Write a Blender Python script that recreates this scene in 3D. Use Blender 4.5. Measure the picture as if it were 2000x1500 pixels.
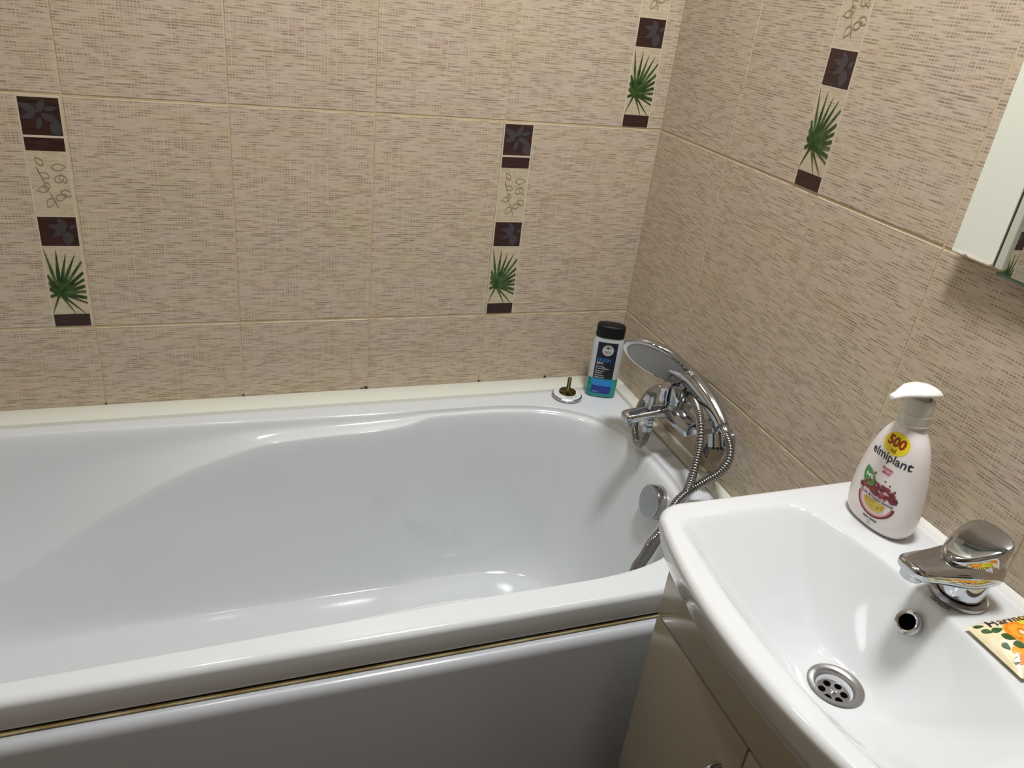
import bpy, bmesh, math, random
from mathutils import Vector, Matrix
random.seed(7)
PI = math.pi
sc = bpy.context.scene
for o in list(bpy.data.objects): bpy.data.objects.remove(o)
C = sc.collection

# ---------------------------------------------------------------- camera, light, exposure
cam = bpy.data.cameras.new('camera'); cam_o = bpy.data.objects.new('camera', cam); C.objects.link(cam_o)
R = ((0.9387543485792643, 0.059178466653014614, -0.33946749786705543),
     (-0.32658035166669774, 0.4670864735190446, -0.821690635312828),
     (0.10993428459210212, 0.8822290719196125, 0.4578059826291939))
M = Matrix(R).to_4x4(); M.translation = Vector((-0.8649, -1.4658, 1.4061))
cam_o.matrix_world = M
cam.sensor_width = 36; cam.lens = 1529.92 / 2000 * 36; cam.clip_start = .01
sc.camera = cam_o
sc.view_settings.view_transform = 'Standard'; sc.view_settings.look = 'None'
sc.view_settings.gamma = 1; sc.view_settings.use_curve_mapping = False
sc.view_settings.exposure = 0.0
w = bpy.data.worlds.new('world'); sc.world = w; w.use_nodes = True
w.node_tree.nodes['Background'].inputs[0].default_value = (.5, .5, .5, 1)
w.node_tree.nodes['Background'].inputs[1].default_value = .1
LX, LY, LZ = -0.36, -0.88, 2.42
def area(name, loc, size, power, col):
    l = bpy.data.lights.new(name, 'AREA'); l.shape = 'DISK'; l.size = size; l.energy = power; l.color = col
    o = bpy.data.objects.new(name, l); C.objects.link(o); o.location = loc
    return o
area('ceiling_light', (LX, LY, LZ - .03), .24, 24, (.985, .99, 1))
area('tub_fill_light', (-.95, -.55, LZ - .01), .10, 3, (.985, .99, 1))  # weak fill light added above the tub, no such lamp known here

# ---------------------------------------------------------------- helpers
def lin(c): return tuple(((x / 255) / 12.92 if x <= 10 else ((x / 255 + .055) / 1.055) ** 2.4) for x in c)
def mat(name, col, rough=.4, metal=0, spec=.5, coat=0, trans=0, ior=None, alpha=1, sss=0):
    m = bpy.data.materials.new(name); m.use_nodes = True
    b = m.node_tree.nodes['Principled BSDF']
    b.inputs['Base Color'].default_value = (*col, 1); b.inputs['Roughness'].default_value = rough
    b.inputs['Metallic'].default_value = metal; b.inputs['Specular IOR Level'].default_value = spec
    b.inputs['Coat Weight'].default_value = coat; b.inputs['Transmission Weight'].default_value = trans
    if ior: b.inputs['IOR'].default_value = ior
    if sss:
        b.inputs['Subsurface Weight'].default_value = sss; b.inputs['Subsurface Scale'].default_value = .01
    return m
def bsdf(m): return m.node_tree.nodes['Principled BSDF']
def noise_mix(m, c1, c2, scale=(1, 1, 1), ns=5, detail=3, lo=.35, hi=.65, coord='Object', rough=None):
    nt = m.node_tree; N = nt.nodes; L = nt.links
    tc = N.new('ShaderNodeTexCoord'); mp = N.new('ShaderNodeMapping'); mp.inputs['Scale'].default_value = scale
    n = N.new('ShaderNodeTexNoise'); n.inputs['Scale'].default_value = ns; n.inputs['Detail'].default_value = detail
    r = N.new('ShaderNodeValToRGB'); r.color_ramp.elements[0].position = lo; r.color_ramp.elements[1].position = hi
    r.color_ramp.elements[0].color = (*c1, 1); r.color_ramp.elements[1].color = (*c2, 1)
    L.new(tc.outputs[coord], mp.inputs[0]); L.new(mp.outputs[0], n.inputs[0]); L.new(n.outputs[0], r.inputs[0])
    L.new(r.outputs[0], bsdf(m).inputs['Base Color'])
    if rough:
        mr = N.new('ShaderNodeMapRange'); mr.inputs[3].default_value = rough[0]; mr.inputs[4].default_value = rough[1]
        L.new(n.outputs[0], mr.inputs[0]); L.new(mr.outputs[0], bsdf(m).inputs['Roughness'])
    return m

class MB:
    def __init__(s): s.v = []; s.f = []; s.m = []; s.uv = {}
    def add(s, vs, fs, mi=0, uvs=None):
        b = len(s.v); s.v += [tuple(p) for p in vs]
        for k, f in enumerate(fs):
            if uvs is not None: s.uv[len(s.f)] = [uvs[i] for i in f]
            s.f.append(tuple(i + b for i in f)); s.m.append(mi)
    def quad(s, a, b, c, d, mi=0, uvs=None): s.add([a, b, c, d], [(0, 1, 2, 3)], mi, uvs)
    def loft(s, rings, mi=0, cap0=True, cap1=True, closed=True):
        n = len(rings[0]); vs = [p for r in rings for p in r]; fs = []
        for i in range(len(rings) - 1):
            for j in range(n if closed else n - 1):
                k = (j + 1) % n
                fs.append((i * n + j, i * n + k, (i + 1) * n + k, (i + 1) * n + j))
        if cap0: fs.append(tuple(range(n - 1, -1, -1)))
        if cap1: fs.append(tuple(range((len(rings) - 1) * n, len(rings) * n)))
        s.add(vs, fs, mi)
    def lathe(s, prof, loc=(0, 0, 0), axis=(0, 0, 1), seg=40, mi=0, cap=True):
        z = Vector(axis).normalized(); x = z.orthogonal().normalized(); y = z.cross(x); c = Vector(loc)
        rings = [[c + z * h + (x * math.cos(2 * PI * k / seg) + y * math.sin(2 * PI * k / seg)) * max(r, 1e-5) for k in range(seg)] for r, h in prof]
        s.loft(rings, mi, cap, cap)
    def cyl(s, a, b, r, r2=None, seg=32, mi=0, bev=.0008):
        a = Vector(a); b = Vector(b); L = (b - a).length; r2 = r if r2 is None else r2
        bev = min(bev, L * .3, r * .5, r2 * .5)
        s.lathe([(r - bev, 0), (r - bev * .3, bev * .3), (r, bev), (r2, L - bev), (r2 - bev * .3, L - bev * .3), (r2 - bev, L)], a, b - a, seg, mi)
    def tube(s, pts, rad, seg=16, mi=0, flat=None, up=None):
        pts = [Vector(p) for p in pts]; n = len(pts)
        if not hasattr(rad, '__len__'): rad = [rad] * n
        T = [(pts[min(i + 1, n - 1)] - pts[max(i - 1, 0)]).normalized() for i in range(n)]
        u = Vector(up) if up else T[0].orthogonal()
        rings = []
        for i in range(n):
            u = (u - T[i] * u.dot(T[i])).normalized(); v = T[i].cross(u)
            r = rad[i]; ru, rv = (r if hasattr(r, '__len__') else (r, r))
            rings.append([pts[i] + u * (ru * math.cos(2 * PI * k / seg)) + v * (rv * math.sin(2 * PI * k / seg)) for k in range(seg)])
        s.loft(rings, mi)
    def box(s, lo, hi, bev=0, mi=0, seg=2):
        bm = bmesh.new(); bmesh.ops.create_cube(bm, size=1)
        for v in bm.verts: v.co = Vector([(lo[i] + hi[i]) / 2 + v.co[i] * (hi[i] - lo[i]) for i in range(3)])
        if bev: bmesh.ops.bevel(bm, geom=bm.edges[:], offset=bev, segments=seg, profile=.5, affect='EDGES')
        bm.verts.index_update()
        s.add([v.co[:] for v in bm.verts], [[v.index for v in f.verts] for f in bm.faces], mi); bm.free()
    def sphere(s, c, r, mi=0, seg=12):
        c = Vector(c); rr = r if hasattr(r, '__len__') else (r, r, r)
        rings = []
        for i in range(1, seg):
            a = PI * i / seg
            rings.append([c + Vector((rr[0] * math.sin(a) * math.cos(2 * PI * k / (2 * seg)), rr[1] * math.sin(a) * math.sin(2 * PI * k / (2 * seg)), -rr[2] * math.cos(a))) for k in range(2 * seg)])
        s.loft(rings, mi)
    def build(s, name, mats, parent=None, smooth=True, ang=35, recalc=True):
        me = bpy.data.meshes.new(name); me.from_pydata(s.v, [], s.f)
        if not isinstance(mats, (list, tuple)): mats = [mats]
        for m in mats: me.materials.append(m)
        me.polygons.foreach_set('material_index', s.m)
        if s.uv:
            uvl = me.uv_layers.new(name='UVMap')
            for fi, p in enumerate(me.polygons):
                if fi in s.uv:
                    for li, uv in zip(p.loop_indices, s.uv[fi]): uvl.data[li].uv = uv
        if recalc:
            bm = bmesh.new(); bm.from_mesh(me); bmesh.ops.recalc_face_normals(bm, faces=bm.faces[:]); bm.to_mesh(me); bm.free()
        if smooth:
            me.polygons.foreach_set('use_smooth', [True] * len(me.polygons)); me.set_sharp_from_angle(angle=math.radians(ang))
        me.update()
        o = bpy.data.objects.new(name, me); C.objects.link(o)
        if parent:
            o.parent = parent
            o.matrix_parent_inverse = parent.matrix_world.inverted() if parent.type != 'EMPTY' else Matrix.Translation(-parent.location)
        return o
def thing(name, label, cat, loc, group=None):
    o = bpy.data.objects.new(name, None); C.objects.link(o); o.location = loc; o.empty_display_size = .02
    o['label'] = label; o['category'] = cat
    if group: o['group'] = group
    return o
def struct(o): o['kind'] = 'structure'; return o
def catmull(P, n):
    P = [Vector(p) for p in P]; out = []
    for i in range(len(P) - 1):
        p0 = P[max(i - 1, 0)]; p1 = P[i]; p2 = P[i + 1]; p3 = P[min(i + 2, len(P) - 1)]
        for k in range(n):
            t = k / n
            out.append(.5 * ((2 * p1) + (p2 - p0) * t + (2 * p0 - 5 * p1 + 4 * p2 - p3) * t * t + (3 * p1 - p0 - 3 * p2 + p3) * t ** 3))
    out.append(P[-1]); return out
def resample(P, step=None, n=None):
    L = [0]
    for i in range(1, len(P)): L.append(L[-1] + (P[i] - P[i - 1]).length)
    if n is None: n = max(2, int(L[-1] / step))
    out = []; j = 0
    for k in range(n + 1):
        d = L[-1] * k / n
        while j < len(L) - 2 and L[j + 1] < d: j += 1
        t = (d - L[j]) / max(L[j + 1] - L[j], 1e-9); out.append(P[j].lerp(P[j + 1], min(max(t, 0), 1)))
    return out
def interp(x, T):
    if x <= T[0][0]: return T[0][1]
    for (a, b), (c, d) in zip(T, T[1:]):
        if x <= c: return b + (d - b) * (x - a) / (c - a)
    return T[-1][1]
def text2d(s, size, align='LEFT', bold=0, shear=0):
    cu = bpy.data.curves.new('t', 'FONT'); cu.body = s; cu.size = size; cu.align_x = align; cu.fill_mode = 'FRONT'
    cu.offset = bold; cu.shear = shear; cu.resolution_u = 3
    ob = bpy.data.objects.new('t', cu); me = ob.to_mesh()
    vs = [(v.co.x, v.co.y) for v in me.vertices]; fs = [tuple(p.vertices) for p in me.polygons]
    ob.to_mesh_clear(); bpy.data.objects.remove(ob); bpy.data.curves.remove(cu)
    return vs, fs

# ---------------------------------------------------------------- materials
def make_tile_mat(name, light, dark, warm, contrast=1.0):
    m = mat(name, light, .34, spec=.45); nt = m.node_tree; N = nt.nodes; L = nt.links
    def n(t, **k):
        x = N.new(t)
        for a, b in k.items(): setattr(x, a, b)
        return x
    def ma(op, a, b=None, clamp=False):
        x = n('ShaderNodeMath', operation=op, use_clamp=clamp)
        for i, q in enumerate((a, b)):
            if q is None: continue
            if isinstance(q, (int, float)): x.inputs[i].default_value = q
            else: L.new(q, x.inputs[i])
        return x.outputs[0]
    def comb(x, y):
        c = n('ShaderNodeCombineXYZ'); 
        for i, q in enumerate((x, y)):
            if isinstance(q, (int, float)): c.inputs[i].default_value = q
            else: L.new(q, c.inputs[i])
        return c.outputs[0]
    def noise(vec, scale=1, det=2):
        x = n('ShaderNodeTexNoise'); x.inputs['Scale'].default_value = scale; x.inputs['Detail'].default_value = det
        L.new(vec, x.inputs[0]); return x.outputs[0]
    def ramp(v, lo, hi):
        x = n('ShaderNodeMapRange'); x.clamp = True; x.inputs[1].default_value = lo; x.inputs[2].default_value = hi
        L.new(v, x.inputs[0]); return x.outputs[0]
    uv = n('ShaderNodeUVMap'); sp = n('ShaderNodeSeparateXYZ'); L.new(uv.outputs[0], sp.inputs[0])
    u, v = sp.outputs[0], sp.outputs[1]
    rp = .0041
    wob = ma('MULTIPLY', ma('SUBTRACT', noise(comb(ma('MULTIPLY', u, 40), ma('MULTIPLY', v, 25)), 1, 2), .5), .0022)
    vr = ma('DIVIDE', ma('ADD', v, wob), rp); row = ma('FLOOR', vr); fr = ma('FRACT', vr)
    rowmask = ma('MULTIPLY', ramp(fr, .12, .32), ma('SUBTRACT', 1, ramp(fr, .68, .9)))
    d1 = noise(comb(ma('MULTIPLY', u, 34), ma('MULTIPLY', row, 3.71)), 1, 3)
    dash = ma('MULTIPLY', ramp(d1, .43, .60), rowmask)
    patch = ramp(noise(comb(ma('MULTIPLY', u, 9), ma('MULTIPLY', v, 30)), 1, 2), .38, .50)
    tu = ma('FRACT', ma('DIVIDE', u, .0052))
    thread = ma('MULTIPLY', ma('SUBTRACT', 1, ramp(tu, .18, .34)), patch)
    tu2 = ma('FRACT', ma('DIVIDE', u, .0131))
    th2 = ma('MULTIPLY', ma('SUBTRACT', 1, ramp(tu2, .06, .13)), ramp(noise(comb(ma('MULTIPLY', u, 30), ma('MULTIPLY', v, 14)), 1, 2), .48, .56))
    dash2 = ma('MULTIPLY', dash, ma('SUBTRACT', 1, ma('MULTIPLY', thread, .85)))
    dash3 = ma('MULTIPLY', dash2, ma('SUBTRACT', 1, ma('MULTIPLY', th2, .8)))
    streak = ramp(noise(comb(ma('MULTIPLY', u, 22), ma('MULTIPLY', v, 560)), 1, 3), .35, .68)
    big = noise(comb(ma('MULTIPLY', u, 7), ma('MULTIPLY', v, 22)), 1, 3)
    dk = ma('ADD', ma('MULTIPLY', dash3, .74 * contrast), ma('MULTIPLY', streak, .34 * contrast), True)
    dk = ma('SUBTRACT', dk, ma('MULTIPLY', th2, .12), True)
    mixw = n('ShaderNodeMix', data_type='RGBA'); mixw.inputs[6].default_value = (*light, 1); mixw.inputs[7].default_value = (*warm, 1)
    L.new(ramp(big, .42, .62), mixw.inputs[0])
    pink = n('ShaderNodeMix', data_type='RGBA'); L.new(mixw.outputs[2], pink.inputs[6]); pink.inputs[7].default_value = (light[0], light[1] * .80, light[2] * .82, 1)
    L.new(ma('MULTIPLY', ramp(noise(comb(ma('MULTIPLY', u, 17), ma('MULTIPLY', v, 60)), 1, 2), .62, .72), .55), pink.inputs[0])
    mx = n('ShaderNodeMix', data_type='RGBA'); L.new(pink.outputs[2], mx.inputs[6]); mx.inputs[7].default_value = (*dark, 1)
    L.new(dk, mx.inputs[0]); L.new(mx.outputs[2], bsdf(m).inputs['Base Color'])
    bp = n('ShaderNodeBump'); bp.inputs['Strength'].default_value = .2; bp.inputs['Distance'].default_value = .0006
    L.new(ma('SUBTRACT', 1, dk), bp.inputs['Height']); L.new(bp.outputs[0], bsdf(m).inputs['Normal'])
    return m
T_tile = make_tile_mat('linen_tile', (.580, .487, .388), (.262, .196, .138), (.575, .49, .352))
T_cream = make_tile_mat('cream_linen_tile', (.57, .49, .36), (.32, .265, .18), (.57, .495, .345), .7)
M_grout = noise_mix(mat('grout', (.5, .4, .25), .8), (.50, .385, .225), (.59, .48, .31), (1, 1, 1), 9, 4)
M_wood = noise_mix(mat('dark_brown_decor', (.03, .012, .01), .3), (.020, .008, .007), (.050, .022, .018), (3, 3, 60), 9, 3)
M_grayleaf = mat('grey_leaf_decor', (.055, .048, .055), .3)
M_green = noise_mix(mat('palm_green', (.04, .09, .02), .35), (.012, .034, .006), (.040, .088, .020), (1, 1, 1), 90, 2)
M_green2 = noise_mix(mat('palm_green_light', (.1, .2, .05), .35), (.030, .066, .016), (.080, .13, .045), (1, 1, 1), 90, 2)
M_border = mat('tile_border', (.60, .52, .40), .35)
M_floral = mat('floral_line', (.29, .24, .15), .4)
M_tub = mat('tub_acrylic', (.70, .735, .755), .12, coat=.3)
M_ceram = mat('basin_ceramic', (.66, .68, .685), .07, coat=.4)
M_trim = mat('ivory_trim', (.74, .76, .67), .28)
M_caulk = mat('caulk', (.85, .84, .78), .4)
M_yellow = noise_mix(mat('aged_sealant', (.5, .4, .15), .6), (.36, .27, .10), (.62, .54, .32), (1, 1, 1), 14, 3)
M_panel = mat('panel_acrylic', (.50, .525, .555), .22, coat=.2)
M_cab = mat('cabinet_gloss', (.45, .43, .345), .16, coat=.5)
M_gap = mat('dark_gap', (.03, .022, .012), .7)
M_white = mat('white_lacquer', (.80, .83, .72), .35)
M_chip = noise_mix(mat('chipped_edge', (.9, .88, .8), .6), (.85, .83, .72), (.95, .93, .86), (1, 1, 1), 60, 3)
M_chrome = mat('chrome', (.54, .565, .60), .06, 1)
M_chrome_d = noise_mix(mat('worn_chrome', (.6, .6, .6), .22, 1), (.38, .385, .40), (.47, .47, .475), (1, 1, 1), 350, 4, rough=(.14, .28))
M_steel = mat('brushed_steel', (.36, .345, .34), .33, 1)
M_mirror = mat('mirror_glass', (.90, .93, .90), .01, 1)
M_glassedge = mat('glass_edge', (.10, .17, .13), .15)
M_hole = mat('dark_hole', (.002, .002, .002), 1, spec=0)
M_sprayface = noise_mix(mat('spray_face', (.35, .35, .34), .5), (.30, .30, .30), (.42, .42, .41), (1, 1, 1), 300, 2)
M_black = mat('black_plastic', (.006, .006, .007), .42, spec=.25)
M_rubber = mat('grey_rubber', (.16, .17, .18), .5)
M_brass = noise_mix(mat('tarnished_brass', (.1, .08, .02), .4, 1), (.05, .04, .015), (.20, .16, .06), (1, 1, 1), 160, 3)
M_wall_w = mat('painted_ceiling', (.75, .74, .70), .8)

# ---------------------------------------------------------------- walls
B = 0.76356; W = .2487; H = .4; XL = -1.76; YF = -2.35; ZC = 2.45
def leaf_outline(cx, cy, ang, ln, wd, n=7):
    pts = []
    for k in range(n + 1):
        t = k / n; pts.append((t * ln, wd * math.sin(PI * t ** .8)))
    for k in range(n - 1, 0, -1):
        t = k / n; pts.append((t * ln, -wd * math.sin(PI * t ** .8)))
    ca, sa = math.cos(ang), math.sin(ang)
    return [(cx + x * ca - y * sa, cy + x * sa + y * ca) for x, y in pts]
def decor(mb, P, u0, u1, z0, mirror, soft=False, top=10):
    # P(u, z, d); u0 = left edge seen from the room, u1 = right edge (both measured from the corner)
    w_ = u1 - u0
    def q(s, t): return (u0 + w_ * s, z0 + t)
    def rect(s0, s1, t0, t1, mi, d):
        vs = [q(s0, t0), q(s1, t0), q(s1, t1), q(s0, t1)]
        mb.add([P(a, b, d) for a, b in vs], [(0, 1, 2, 3)], mi, [(abs(a) + .3, b) for a, b in vs])
    def poly(pts, mi, d):
        mb.add([P(*q(s, t), d) for s, t in pts], [tuple(range(len(pts)))], mi)
    rect(-.045, 1.045, .002, .397, 7, .0011)       # pale border lines
    rect(0, 1, .003, .395, 3, .0013)               # cream ground
    rect(0, 1, .003, .026, 4, .0015)
    rect(0, 1, .152, .203, 4, .0015)
    rect(-.0, 1, .150, .152, 7, .0015)
    rect(0, 1, .203, .205, 7, .0015)
    rect(0, 1, .312, .333, 4, .0015); rect(0, 1, .333, .3365, 7, .0015)
    rect(0, 1, .3365, .395, 4, .0015)
    a = w_ if w_ > 0 else -w_
    c = (.27, .066)
    tips = [(.02, .147), (.34, .145), (.59, .139), (.83, .137), (1, .124), (1, .104), (1, .091), (1, .079), (1, .069), (1, .057), (1, .047), (.90, .027), (.63, .027), (0, .028), (0, .060), (0, .075), (0, .087), (0, .100)]
    for i, (s, t) in enumerate(tips):
        dx = (s - c[0]) * a; dy = t - c[1]; L_ = math.hypot(dx, dy); nx, ny = -dy / L_, dx / L_
        wd = (.0031 if t > .05 else .0017) * (1 if i % 2 else .85)
        if t < .03: wd = .0013
        endw = wd * .9 if (s in (0, 1) and t > .03) else .0003
        pts = []
        for f, ww in ((.0, .0022), (.5, wd), (1., endw)): pts.append((c[0] * a + dx * f + nx * ww, c[1] + dy * f + ny * ww))
        for f, ww in ((1., endw), (.5, wd), (.0, .0022)): pts.append((c[0] * a + dx * f - nx * ww, c[1] + dy * f - ny * ww))
        poly([(min(max(x / a, 0), 1), y) for x, y in pts], (6 if (soft and i % 2) else 5) if i % 4 else 6, .0017 + .00004 * i)
    poly([(c[0] + .10 * math.cos(2 * PI * k / 12), c[1] + .0060 * math.sin(2 * PI * k / 12)) for k in range(12)], 5, .0026)
    # grey leaves on the dark squares
    def leaves(zc, ms, top_):
        for q_, (s, t, an, ln, wd) in enumerate(ms):
            pts = leaf_outline(s * a, zc + t, an, ln * 1.2, wd * 1.25)
            poly([(min(max(x / a, .02), .98), max(min(y, top_), zc + .0015)) for x, y in pts], 8, .0018 + .00004 * q_)
    leaves(.152, [(.72, .030, 2.9, .024, .0042), (.72, .030, 2.1, .020, .0045), (.70, .030, 3.7, .022, .0042), (.75, .026, 4.6, .022, .0070), (.8, .030, .6, .012, .003)], .201)
    leaves(.3365, [(.45, .036, 2.7, .026, .005), (.45, .036, 1.1, .020, .0045), (.5, .034, -.5, .026, .0045), (.4, .034, 3.5, .020, .004), (.5, .028, 4.4, .018, .0035), (.8, .024, 4.9, .024, .007), (.6, .04, .2, .018, .003)], .393)
    # floral outlines
    for q_, (s, t, an, ln, wd) in enumerate([(.55, .285, .1, .018, .005), (.5, .268, 2.6, .014, .004), (.6, .262, .6, .015, .005), (.45, .252, 3.4, .016, .0045), (.7, .246, -.3, .016, .005), (.5, .236, 4.2, .016, .0045), (.4, .262, 4.6, .012, .004), (.75, .275, -1, .014, .004), (.62, .215, 1.9, .060, .0007), (.55, .232, .5, .016, .0045), (.38, .288, 2.2, .014, .004)]):
        o = leaf_outline(s * a, t, an, ln * 1.3, wd * 1.3); n = len(o)
        cx = sum(p[0] for p in o) / n; cy = sum(p[1] for p in o) / n
        inn = [(cx + (x - cx) * .80, cy + (y - cy) * .72) for x, y in o]
        for k in range(n):
            j = (k + 1) % n
            poly([(min(max(x / a, .02), .98), y) for x, y in (o[k], o[j], inn[j], inn[k])], 9, .0016 + .00003 * q_)
def wall(name, P, length, start, decors, z_min=0, flip=False):
    mb = MB()
    z1 = ZC
    mb.add([P(0, z_min, 0), P(length, z_min, 0), P(length, z1, 0), P(0, z1, 0)], [(0, 1, 2, 3)], 0)
    cols = [0, start]
    while cols[-1] < length: cols.append(min(cols[-1] + W, length))
    rows = [B + k * H for k in range(-2, 6)]; rows = [z_min] + [r for r in rows if z_min + .01 < r < z1] + [z1]
    rnd = random.Random(len(name))
    offs = [(0, 0), (.31, .47), (.77, .13)]
    for i in range(len(rows) - 1):
        for j in range(len(cols) - 1):
            u0, u1 = cols[j] + .0012, cols[j + 1] - .0012; a, b = rows[i] + .0020, rows[i + 1] - .0020
            if u1 - u0 < .004: continue
            ou, ov = offs[rnd.choice((0, 0, 0, 1, 2))]
            # outer edge of the tile sits a hair lower: a bevelled rim
            o4 = [(u0, a), (u1, a), (u1, b), (u0, b)]; e = .0008
            i4 = [(u0 + e, a + e), (u1 - e, a + e), (u1 - e, b - e), (u0 + e, b - e)]
            full = cols[j + 1] - cols[j] > .24
            base = cols[j] if full or j else cols[j + 1] - W
            uv = lambda p: (p[0] - base + ou, p[1] - (rows[i] if i else rows[1] - H) + ov)
            vs = [P(x, y, .0001) for x, y in o4] + [P(x, y, .001) for x, y in i4]
            uvs = [uv(p) for p in o4] + [uv(p) for p in i4]
            mb.add(vs, [(4, 5, 6, 7), (0, 1, 5, 4), (1, 2, 6, 5), (2, 3, 7, 6), (3, 0, 4, 7)], 2, uvs)
    for (u0, u1, z, soft) in decors: decor(mb, P, u0, u1, z, False, soft)
    if name == 'wall_back':
        for u_, z_, r_ in ((.181, .6035, .0026), (.3405, .6030, .0020), (.592, .6028, .0034), (.601, .6025, .0018), (.838, .6030, .0018), (1.087, .6028, .0015)):
            mb.add([P(u_ + r_ * 1.3 * math.cos(k * PI / 4), z_ + r_ * (1.6 if k in (1, 2) else .8) * math.sin(k * PI / 4), .0019) for k in range(8)], [tuple(range(8))], 10)
    o = mb.build(name, [M_grout, M_grout, T_tile, T_cream, M_wood, M_green, M_green2, M_border, M_grayleaf, M_floral, M_gap], smooth=False, recalc=False)
    return struct(o)
# decor strips: (u of its left edge seen from the room, u of right edge, z of tile bottom, paler palm)
wall('wall_back', lambda u, z, d: (-u, -d, z), -XL, .0922, [(.3390, .2820, B, True), (1.1490, 1.0920, B, False), (.0918, .0350, B + H, False), (1.35, 1.293, B + 2 * H, False)])
wall('wall_right', lambda u, z, d: (-d, -u, z), -YF, .2470, [(.4395, .4965, B + H, False), (1.19, 1.247, B, False)])
wall('wall_left', lambda u, z, d: (XL + d, -u, z), -YF, .2, [(.60, .543, B, False)])
wall('wall_front', lambda u, z, d: (-u, YF + d, z), -XL, .15, [])
mb = MB(); mb.box((XL, YF, -.02), (0, 0, 0))
M_floor = noise_mix(mat('floor_tile', (.2, .15, .11), .4), (.07, .05, .035), (.12, .09, .065), (1, 1, 1), 12, 4)
struct(mb.build('floor', M_floor, smooth=False))
mb = MB(); mb.box((XL, YF, ZC), (0, 0, ZC + .02)); struct(mb.build('ceiling', M_wall_w, smooth=False))
# door in the unseen front wall (seen only by reflections)
mb = MB(); mb.box((-1.25, YF, 0), (-.45, YF + .03, 2.02), .004)
M_door = mat('door_wood', (.045, .028, .018), .4)
d = struct(mb.build('door_1', M_door))
mb = MB()
mb.box((-1.31, YF, 0), (-1.25, YF + .02, 2.08), .003); mb.box((-.45, YF, 0), (-.39, YF + .02, 2.08), .003); mb.box((-1.25, YF, 2.02), (-.45, YF + .02, 2.08), .003)
struct(mb.build('trim_3', M_door))
# ivory ledge strips between tub and walls
ZR = .600
mb = MB(); mb.box((XL + .002, -.056, ZR - .03), (-.0015, -.0015, ZR + .0015), .0012); struct(mb.build('trim_1', M_trim))
mb = MB(); mb.box((-.0300, -.735, ZR - .03), (-.0015, -.0565, ZR + .0013), .0012); struct(mb.build('trim_2', M_trim))
# ceiling lamp and an added fill over the tub (out of the frame)
t = thing('ceiling_lamp', 'round white ceiling lamp above the middle of the bathroom', 'lamp', (LX, LY, ZC))
mb = MB(); mb.lathe([(.15, 0), (.15, -.018), (.135, -.022), (.125, -.02)], (LX, LY, ZC), (0, 0, 1)); mb.build('housing', M_wall_w, t)
t = thing('fill_light_housing', 'small round housing of the added fill light above the bathtub', 'lamp', (-.95, -.55, ZC))
mb = MB(); mb.lathe([(.065, 0), (.065, -.006), (.055, -.008)], (-.95, -.55, ZC), (0, 0, 1)); mb.build('housing', M_wall_w, t)  # invented housing around the added fill light

# ---------------------------------------------------------------- bathtub
YC = -.38; NB = 90
def sgnpow(x, p): return math.copysign(abs(x) ** p, x)
def half_profile(side, right, left_pts, n):
    """Quarter loops: from the right tip over the side (+1 back, -1 front) to the left tip; returns n+1 points."""
    xr, ar, br, nr = right
    P = []
    for k in range(40):
        a = (PI / 2) * k / 39
        P.append(Vector((xr + ar * math.cos(a) ** (2 / nr), br * math.sin(a) ** (2 / nr), 0)))
    P += [Vector((x, h, 0)) for x, h in left_pts]
    return P
def contour(right, left_pts, zf, nR=46, nL=74):
    pr = half_profile(1, right, [], 0)
    R_ = resample(pr, n=nR)
    Lp = resample(catmull([pr[-1]] + [Vector((x, h, 0)) for x, h in left_pts], 10), n=nL)
    half = R_ + Lp[1:]
    half = [Vector((p.x, max(p.y, 0), zf(p.x))) for p in half]
    back = [Vector((p.x, YC + p.y, p.z)) for p in half]
    front = [Vector((p.x, YC - p.y, p.z)) for p in half]
    return back + front[-2:0:-1]
def selleft(x0, a, b, n, k=24):
    return [(x0 - a * math.sin(PI / 2 * i / k) ** (2 / n), b * math.cos(PI / 2 * i / k) ** (2 / n)) for i in range(1, k + 1)]
O_left = [(-.55, .276), (-.75, .281), (-.95, .286), (-1.15, .290), (-1.36, .290)] + selleft(-1.36, .30, .290, 2.8)
M_left = [(-.465, .268), (-.500, .262), (-.535, .252), (-.60, .2465), (-.70, .2480), (-.77, .2485), (-.845, .2485), (-.965, .245), (-1.075, .240), (-1.14, .236), (-1.235, .226)] + selleft(-1.235, .28, .226, 2.3)[3:]
F_left = [(-.55, .196), (-.75, .196), (-1.0, .196)] + selleft(-1.0, .38, .196, 2.2)
zM_t = [(p.x, p.y) for p in catmull([(0, .588, 0), (.45, .588, 0), (.50, .584, 0), (.56, .578, 0), (.77, .568, 0), (.845, .555, 0), (.965, .515, 0), (1.075, .457, 0), (1.14, .416, 0), (1.235, .356, 0), (1.35, .30, 0), (1.52, .26, 0)], 6)]
zM = lambda x: interp(-x, zM_t)
Oc = contour((-.40, .322, .275, 2.7), O_left, lambda x: ZR)
Mc = contour((-.40, .312, .268, 2.7), M_left, zM)
Fc = contour((-.42, .205, .198, 2.6), F_left, lambda x: .205)
n = len(Oc)
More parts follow.
